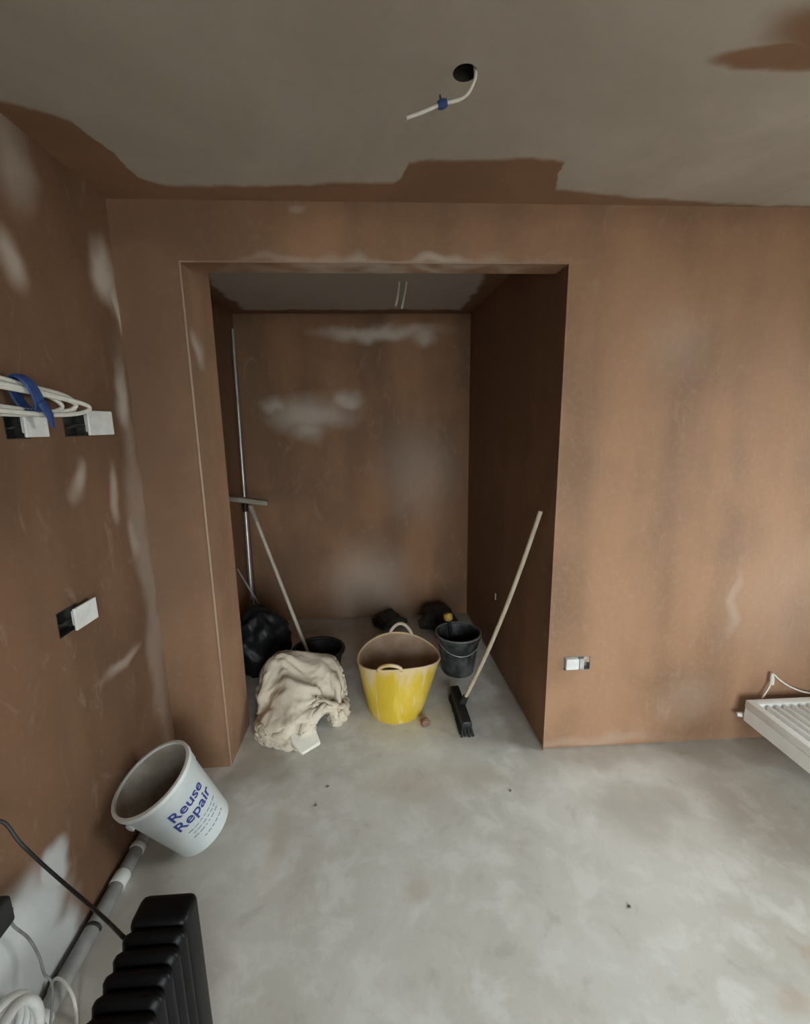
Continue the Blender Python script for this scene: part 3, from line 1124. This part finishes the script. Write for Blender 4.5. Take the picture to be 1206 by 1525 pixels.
# tall aluminium pole in the back left corner
PB, PT = at(379, 948, 2, .0), at(346, 490, 1, 1.53)
PT.x = max(PT.x, AL+.018)
PB.x = max(PB.x, AL+.03)
t = thing('extension_pole', PB, 'tall thin aluminium pole standing in the back left alcove corner', 'pole')
axis = (PT-PB)
mid_ = PB+axis*.42
adopt(t, obj('lower_tube', newtube([PB, PB+axis*.44], .017, seg=16), m_alu, smooth=50),
      obj('upper_tube', newtube([PB+axis*.43, PT], .0125, seg=16), m_alu, smooth=50),
      obj('collar', newtube([PB+axis*.425, PB+axis*.432, PB+axis*.448, PB+axis*.455], [.019, .022, .022, .016], seg=16), m_blackp, smooth=50),
      obj('end_cap', newtube([PB, PB+axis*.012], .0195, seg=16), m_blackp, smooth=50))

# upturned broom leaning over, wide head at the top
UB = KC+Vector((.0, .02, .025))
UH = at(374, 756, 1, 1.02)
UB = at(453, 958, 1, .83)
d_ = (UB-UH).normalized()
UE = UB+d_*((UB.z-.03)/-d_.z)
t = thing('upturned_broom', UE, 'upturned broom standing in the black tub with its head at the top', 'broom')
m_gh = simple('grey broom wood', (.34, .30, .24), (.26, .225, .18), 14, .8)
HL, HR_ = at(341, 742, 1, 1.02), at(399, 749, 1, 1.02)
HL.x = max(HL.x, AL+.02)
hv = (HR_-HL).normalized()
bm = bmesh.new()
n_ = 10
hc = (HL+HR_)/2
vs = box(bm, -.5, .5, -.5, .5, -.5, .5)
ww = (HR_-HL).length
for v in vs:
    v.co = hc+hv*(v.co.x*ww)+Vector((0, v.co.y*.055, 0))+Vector((0, 0, v.co.z*.030))
bmesh.ops.bevel(bm, geom=list(bm.edges), offset=.005, segments=2, affect='EDGES')
q1 = obj('broom_head', bm, m_gh, smooth=40)
q2 = obj('handle', newtube([UE, UB, UH.lerp(UB, .5), UH], .012, seg=14), simple('pale worn handle', (.55, .49, .40), (.46, .40, .32), 12, .55), smooth=50)
q3 = obj('socket', newtube([UH-d_*.012, UH+d_*.10], [.017, .0145], seg=14), m_gh, smooth=50)
adopt(t, q1, q2, q3)

# short grey stick leaning to the side wall
SB, ST = at(396, 917, 1, 1.16), at(353, 847, 1, 1.18)
ST.x = max(ST.x, AL+.015)
d_ = (SB-ST).normalized()
SE = SB+d_*((SB.z-.010)/-d_.z)
t = thing('grey_batten', SE, 'short grey batten leaning on the alcove wall behind the black rubble sack', 'batten')
adopt(t, obj('batten_shaft', newtube([SE, SB, ST], .0105, seg=4, flat=.7), simple('grey painted batten', (.30, .31, .29), (.24, .245, .23), 20, .6)))

# small nick in the right alcove wall
q = at(737, 888, 0, BX+.03)
bm = bmesh.new()
wx = B-.0423*q.y
box(bm, wx-.003, wx+.004, q.y-.010, q.y+.010, q.z-.022, q.z+.022, .002, 1)
obj('wall_nick', bm, m_white, label='tiny pale nick low on the dark alcove side wall', cat='clip')  # a nick in the wall, not a clip

# ------------------------------------------------------------------ tilted white bucket at the left wall
n_ = Vector((-.369, -.2494, .8953)).normalized()
CR = Vector((.134, -.448, .349))
h_, Rr, rb = .333, .138, .108
base = CR-n_*h_
zx = Vector((0, 0, 1))
e1 = (Vector((.55, -.83, 0))-n_*n_.dot(Vector((.55, -.83, 0)))).normalized()     # towards the camera: printed side
e2 = n_.cross(e1)
BM = Matrix(((e1.x, e2.x, n_.x, base.x), (e1.y, e2.y, n_.y, base.y), (e1.z, e2.z, n_.z, base.z), (0, 0, 0, 1)))
m_bk = NT('translucent white bucket plastic')
cb = m_bk.mix(m_bk.ramp(m_bk.noise(m_bk.n('ShaderNodeTexCoord').outputs['Object'], 9, 4).outputs['Fac'], .4, .7), (.62, .66, .66), (.70, .73, .72))
m_bk.out(cb, .4)
m_bk = m_bk.m
m_bkin = simple('bucket inside smeared with plaster', (.34, .29, .23), (.52, .48, .42), 9, .8, 0, .2)
t = bpy.data.objects.new('white_bucket', None)
col.objects.link(t)
t.matrix_world = BM
tag(t, 'white plastic bucket printed blue Reuse Repair, tilted against the left wall', 'bucket')
bpy.context.view_layer.update()


def brad(z):
    return rb+(Rr-rb)*z/h_


bm = bmesh.new()
lathe(bm, [(0, 0), (rb-.008, 0), (rb, .006), (rb+.0005, .02), (brad(.27), .27), (brad(.27)+.004, .272), (brad(.30)+.004, .30), (Rr, h_-.012), (Rr-.004, h_-.012), (brad(.27)-.003, .27), (rb-.003, .008), (0, .006)], 56)
obj('bucket_body', bm, m_bk, t, smooth=35)
bm = bmesh.new()
lathe(bm, [(0, .0075), (rb-.004, .0095), (brad(.26)-.0045, .26), (Rr-.0055, h_-.004)], 56)
q = obj('bucket_inside', bm, m_bkin, t, smooth=35)
tag(q, 'plaster smeared inside')
bm = bmesh.new()
lathe(bm, [(Rr-.006, h_-.014), (Rr+.006, h_-.016), (Rr+.006, h_-.002), (Rr+.002, h_), (Rr-.006, h_)], 56, closed=True)
obj('rim', bm, m_rad, t, smooth=35)
for s in (-1, 1):
    a = math.pi/2*s+.6
    bm = bmesh.new()
    lathe(bm, [(0, 0), (.016, 0), (.016, .010), (.010, .012), (0, .012)], 16, mat=Matrix.Translation((brad(.28)*math.cos(a), brad(.28)*math.sin(a), .285)) @ Matrix.Rotation(a, 4, 'Z') @ Matrix.Rotation(R(90), 4, 'Y'))
    obj('handle_lug', bm, m_bk, t, smooth=35)


def text_on_bucket(txt, size, zc, ac, m, name, bold=0.0):
    cu = bpy.data.curves.new('txt', 'FONT')
    cu.body = txt
    cu.size = size
    cu.align_x = 'CENTER'
    cu.offset = bold
    cu.extrude = .0006
    o = bpy.data.objects.new('txt', cu)
    col.objects.link(o)
    bpy.context.view_layer.update()
    me = bpy.data.meshes.new_from_object(o.evaluated_get(bpy.context.evaluated_depsgraph_get()))
    bm = bmesh.new()
    bm.from_mesh(me)
    bpy.data.objects.remove(o)
    bpy.data.curves.remove(cu)
    bpy.data.meshes.remove(me)
    bmesh.ops.subdivide_edges(bm, edges=[e for e in bm.edges if e.calc_length() > .01], cuts=3)
    bmesh.ops.triangulate(bm, faces=bm.faces)
    for v in bm.verts:
        z = zc+v.co.y
        r = brad(z)+.0008+v.co.z
        a = ac+v.co.x/brad(zc)
        v.co = Vector((r*math.cos(a), r*math.sin(a), z))
    q = obj(name, bm, m, t)
    return q


m_print = simple('blue print', (.035, .055, .25), (.05, .08, .32), 60, .5)
m_faint = simple('worn pale blue print', (.36, .42, .56), (.48, .54, .62), 60, .5)
TA = R(24)
q = text_on_bucket('Reuse', .058, .212, TA, m_print, 'lettering', .0008)
tag(q, 'blue word Reuse')
q = text_on_bucket('Repair', .060, .158, TA, m_print, 'lettering', .0007)
tag(q, 'bold blue word Repair')
bm = bmesh.new()
for k, (z, a0, a1) in enumerate(((.128, -.50, .62), (.110, -.42, .5), (.092, -.5, .35), (.060, -.3, .5))):
    rng = random.Random(k)
    a = a0
    while a < a1:
        w_ = rng.uniform(.06, .16)
        pts = [Vector(((brad(z)+.0004)*math.cos(TA+x), (brad(z)+.0004)*math.sin(TA+x), z)) for x in (a, a+w_/2, a+w_)]
        tube(bm, pts, .0026, seg=4, flat=.25)
        a += w_+.05
q = obj('faint_print', bm, m_faint, t)
tag(q, 'rows of worn pale blue small print')

# ------------------------------------------------------------------ pipe along the foot of the left wall
t = thing('floor_pipe', (.04, -.8, 0), 'grey plastic pipe with white collars lying along the foot of the left wall', 'pipe')
PR = .024
a, b = Vector((.030, -.20, PR+.001)), Vector((.052, -1.75, PR+.001))
ax_ = (b-a)
adopt(t, obj('pipe_tube', newtube([a+ax_*(i/12) for i in range(13)], PR, seg=20), m_pipe, smooth=50))
for s0, s1, mm in ((.135, .150, m_white), (.205, .235, m_rad), (.455, .470, m_white), (.62, .66, m_pipe)):
    adopt(t, obj('collar', newtube([a+ax_*s0, a+ax_*(s0+.002), a+ax_*(s1-.002), a+ax_*s1], [PR+.0008, PR+.0035, PR+.0035, PR+.0008], seg=20), mm, smooth=50))
for z_ in (.32, .52):
    c_ = a+ax_*z_
    bm = bmesh.new()
    tube(bm, [c_+Vector((PR*1.02*math.cos(q), 0, PR*1.02*math.sin(q)-.0)) for q in [math.pi*k/12-.2 for k in range(15)]], .006, seg=6, flat=.4)
    adopt(t, obj('pipe_clip', bm, m_blackp if z_ < .5 else m_white, smooth=True))

# ------------------------------------------------------------------ oil filled heater, black fins
t = thing('oil_heater', (.515, -1.32, 0), 'black oil filled finned heater standing on the floor by the left wall', 'heater')
HX, HW = .512, .122
Y0 = -1.068                     # far end
ZT, ZB = .60, .085


def fin_outline(w, zt, zb, r, n=6):
    pts = []
    for cx_, cz_, a0 in ((w/2-r, zt-r, 0), (-w/2+r, zt-r, 90), (-w/2+r, zb+r, 180), (w/2-r, zb+r, 270)):
        for k in range(n+1):
            q = R(a0+90*k/n)
            pts.append((cx_+r*math.cos(q), cz_+r*math.sin(q)))
    return pts


def fin(w, zt, zb, r, y0, y1, edge):
    """rounded slab along y, thick in the middle, pinched at the edge"""
    bm = bmesh.new()
    ym = (y0+y1)/2
    layers = [(1-.17, ym-(y1-y0)/2), (1-.09, ym-(y1-y0)*.40), (1-.03, ym-edge), (1, ym-edge*.6), (1, ym+edge*.6), (1-.03, ym+edge), (1-.09, ym+(y1-y0)*.40), (1-.17, ym+(y1-y0)/2)]
    rings = []
    for s, y in layers:
        ins = (1-s)*w*.5
        rings.append([bm.verts.new((x, y, z)) for x, z in fin_outline(w-2*ins, zt-ins, zb+ins, max(r-ins*.3, .008))])
    for a_, b_ in zip(rings, rings[1:]):
        n = len(a_)
        for k in range(n):
            bm.faces.new((a_[k], a_[(k+1) % n], b_[(k+1) % n], b_[k]))
    bm.faces.new(rings[0])
    bm.faces.new(rings[-1][::-1])
    return bm


FP = .0335
me = None
for k in range(11):
    y = Y0-.080-k*FP
    if me is None:
        o = obj('fin', fin(HW, ZT, ZB, .018, -.0165, .0165, .006), m_black, smooth=45)
        me = o.data
    else:
        o = bpy.data.objects.new('fin', me)
        col.objects.link(o)
    o.location = (HX+.010*0+(k*.0012), y, 0)
    adopt(t, o)
bm = newbox(HX-.060, HX+.056, Y0-.066, Y0, ZB-.005, ZT+.004, .016, 3)
adopt(t, obj('end_cover', bm, m_black, smooth=45))
ye = Y0-.080-11*FP
bm = newbox(HX-.055, HX+.075, ye-.075, ye+.012, ZB-.01, ZT+.008, .018, 3)
cpn = obj('control_panel', bm, m_blackp, smooth=45)
adopt(t, cpn)
for zz in (.42, .33):
    bm = bmesh.new()
    lathe(bm, [(0, 0), (.022, 0), (.020, .016), (0, .018)], 24, mat=Matrix.Translation((HX+.01, ye-.074, zz)) @ Matrix.Rotation(R(90), 4, 'X'))
    adopt(cpn, obj('control_knob', bm, m_metal, smooth=40))
for y in (Y0-.10, ye+.03):
    bm = newtube([(HX-.115, y, .045), (HX-.06, y, .075), (HX+.06, y, .075), (HX+.115, y, .045)], .008, seg=10)
    fb = obj('foot_bar', bm, m_black, smooth=50)
    adopt(t, fb)
    for s in (-.115, .115):
        bm = bmesh.new()
        lathe(bm, [(0, -.010), (.018, -.010), (.022, -.006), (.022, .006), (.018, .010), (0, .010)], 20, mat=Matrix.Translation((HX+s, y, .0222)) @ Matrix.Rotation(R(90), 4, 'X'))
        adopt(fb, obj('castor', bm, m_blackp, smooth=40))

# the heater's black lead up to a socket on the left wall
SK = Vector((0, -1.03, .66))
t = thing('wall_socket', (0, -1.03, .617), 'white double wall socket with the black heater plug in it', 'socket')
adopt(t, obj('plate', newbox(.0002, .011, -1.103, -.957, .617, .703, .003), m_white))
for yy in (-1.065, -.995):
    bm = bmesh.new()
    for y_, z_, w_, h__ in ((0, .012, .004, .008), (-.011, -.006, .006, .004), (.011, -.006, .006, .004)):
        box(bm, .0105, .0114, yy+y_-w_/2, yy+y_+w_/2, .655+z_-h__/2, .655+z_+h__/2)
    adopt(t, obj('pin_hole', bm, m_blackp))
t = thing('heater_lead', (.03, -.985, .64), 'black power lead sagging from the left wall to the finned heater', 'cable')
hp = [at(184, 1396, 0, .443), at(160, 1372, 0, .37), at(130, 1345, 0, .29), at(95, 1315, 0, .21), at(60, 1284, 0, .14), at(30, 1255, 0, .09), at(0, 1223, 0, .055), Vector((.040, -.975, .645))]
adopt(t, obj('lead', newtube(smooth_path(hp, 7), .0042, seg=8), m_blackp, smooth=True),
      obj('plug', newbox(.0116, .052, -1.017, -.970, .630, .680, .008, 3), m_blackp, smooth=45))

# black transformer plug low on the wall with its thin grey lead
q = at(-8, 1368, 0, .03)
t = thing('power_adaptor', q, 'black plug block on the left wall edge with a thin grey lead', 'adaptor')
adopt(t, obj('plug_body', newbox(.001, .055, q.y-.045, q.y+.028, q.z-.038, q.z+.038, .010, 3), m_blackp, smooth=45))
lp = [Vector((.045, q.y+.03, q.z-.010)), at(18, 1376, 0, .05), at(42, 1397, 0, .05), at(58, 1424, 0, .06), at(66, 1450, 0, .075), at(78, 1470, 0, .09)]
lp += [Vector((lp[-1].x+.012, lp[-1].y-.05, .05)), Vector((lp[-1].x+.05, lp[-1].y-.12, .012)), Vector((lp[-1].x+.06, lp[-1].y-.22, .006))]
adopt(t, obj('lead', newtube(smooth_path(lp, 7), .0032, seg=8), simple('grey lead', (.22, .22, .21), (.16, .16, .155), 30, .5), smooth=True))

# white cable passing over the pipe and a roll of white hose behind it
cpts = [Vector((.012, -.87, .004)), at(80, 1462, 2, .052), at(94, 1462, 2, .056), at(107, 1480, 2, .045), at(113, 1503, 2, .012), at(114, 1526, 2, .006), at(112, 1560, 2, .006), at(100, 1600, 2, .006)]
cpts[1].z = .056
cpts[2].z = .058
t = thing('floor_cable', cpts[5], 'thin white cable looped over the grey floor pipe', 'cable')
adopt(t, obj('cable', newtube(smooth_path(cpts, 7), .0042, seg=8), m_cable, smooth=True))
t = thing('hose_roll', (.075, -1.06, .05), 'roll of white hose wedged between left wall and floor pipe', 'hose')
for k in range(4):
    pts = []
    for i in range(32):
        a_ = 2*math.pi*i/32
        pts.append(Vector((.045+.018*k*.8+.006*math.sin(a_*2+k), -1.045+(.088-.004*k)*math.cos(a_), .155+(.085+.006*math.sin(k*2))*math.sin(a_))))
    adopt(t, obj('hose_turn', newtube(pts, .0115, seg=10, closed=True), m_white, smooth=True))

# crumbs on the floor
m_crumb = simple('grey crumb', (.10, .09, .08), (.2, .17, .14), 60, .9)
for k, (u, v, s_, lb_) in enumerate(((937, 1351, .0055, 'tiny dark crumb alone on the open concrete out in the room'), (470, 1200, .006, 'small crumb on the concrete, the farther of a pair from the dust sheet'),
                                 (488, 1172, .006, 'small crumb on the concrete, the nearer of a pair to the dust sheet'), (760, 1178, .005, 'tiny crumb on the floor just outside the broom side jamb'))):
    q = at(u, v, 2, 0)
    lumpy('floor_crumb', (q.x, q.y, 0), (s_, s_*.8, s_*.6), m_crumb, k*1.7, .4,
          label=lb_, cat='crumb', group='crumbs on the concrete floor')
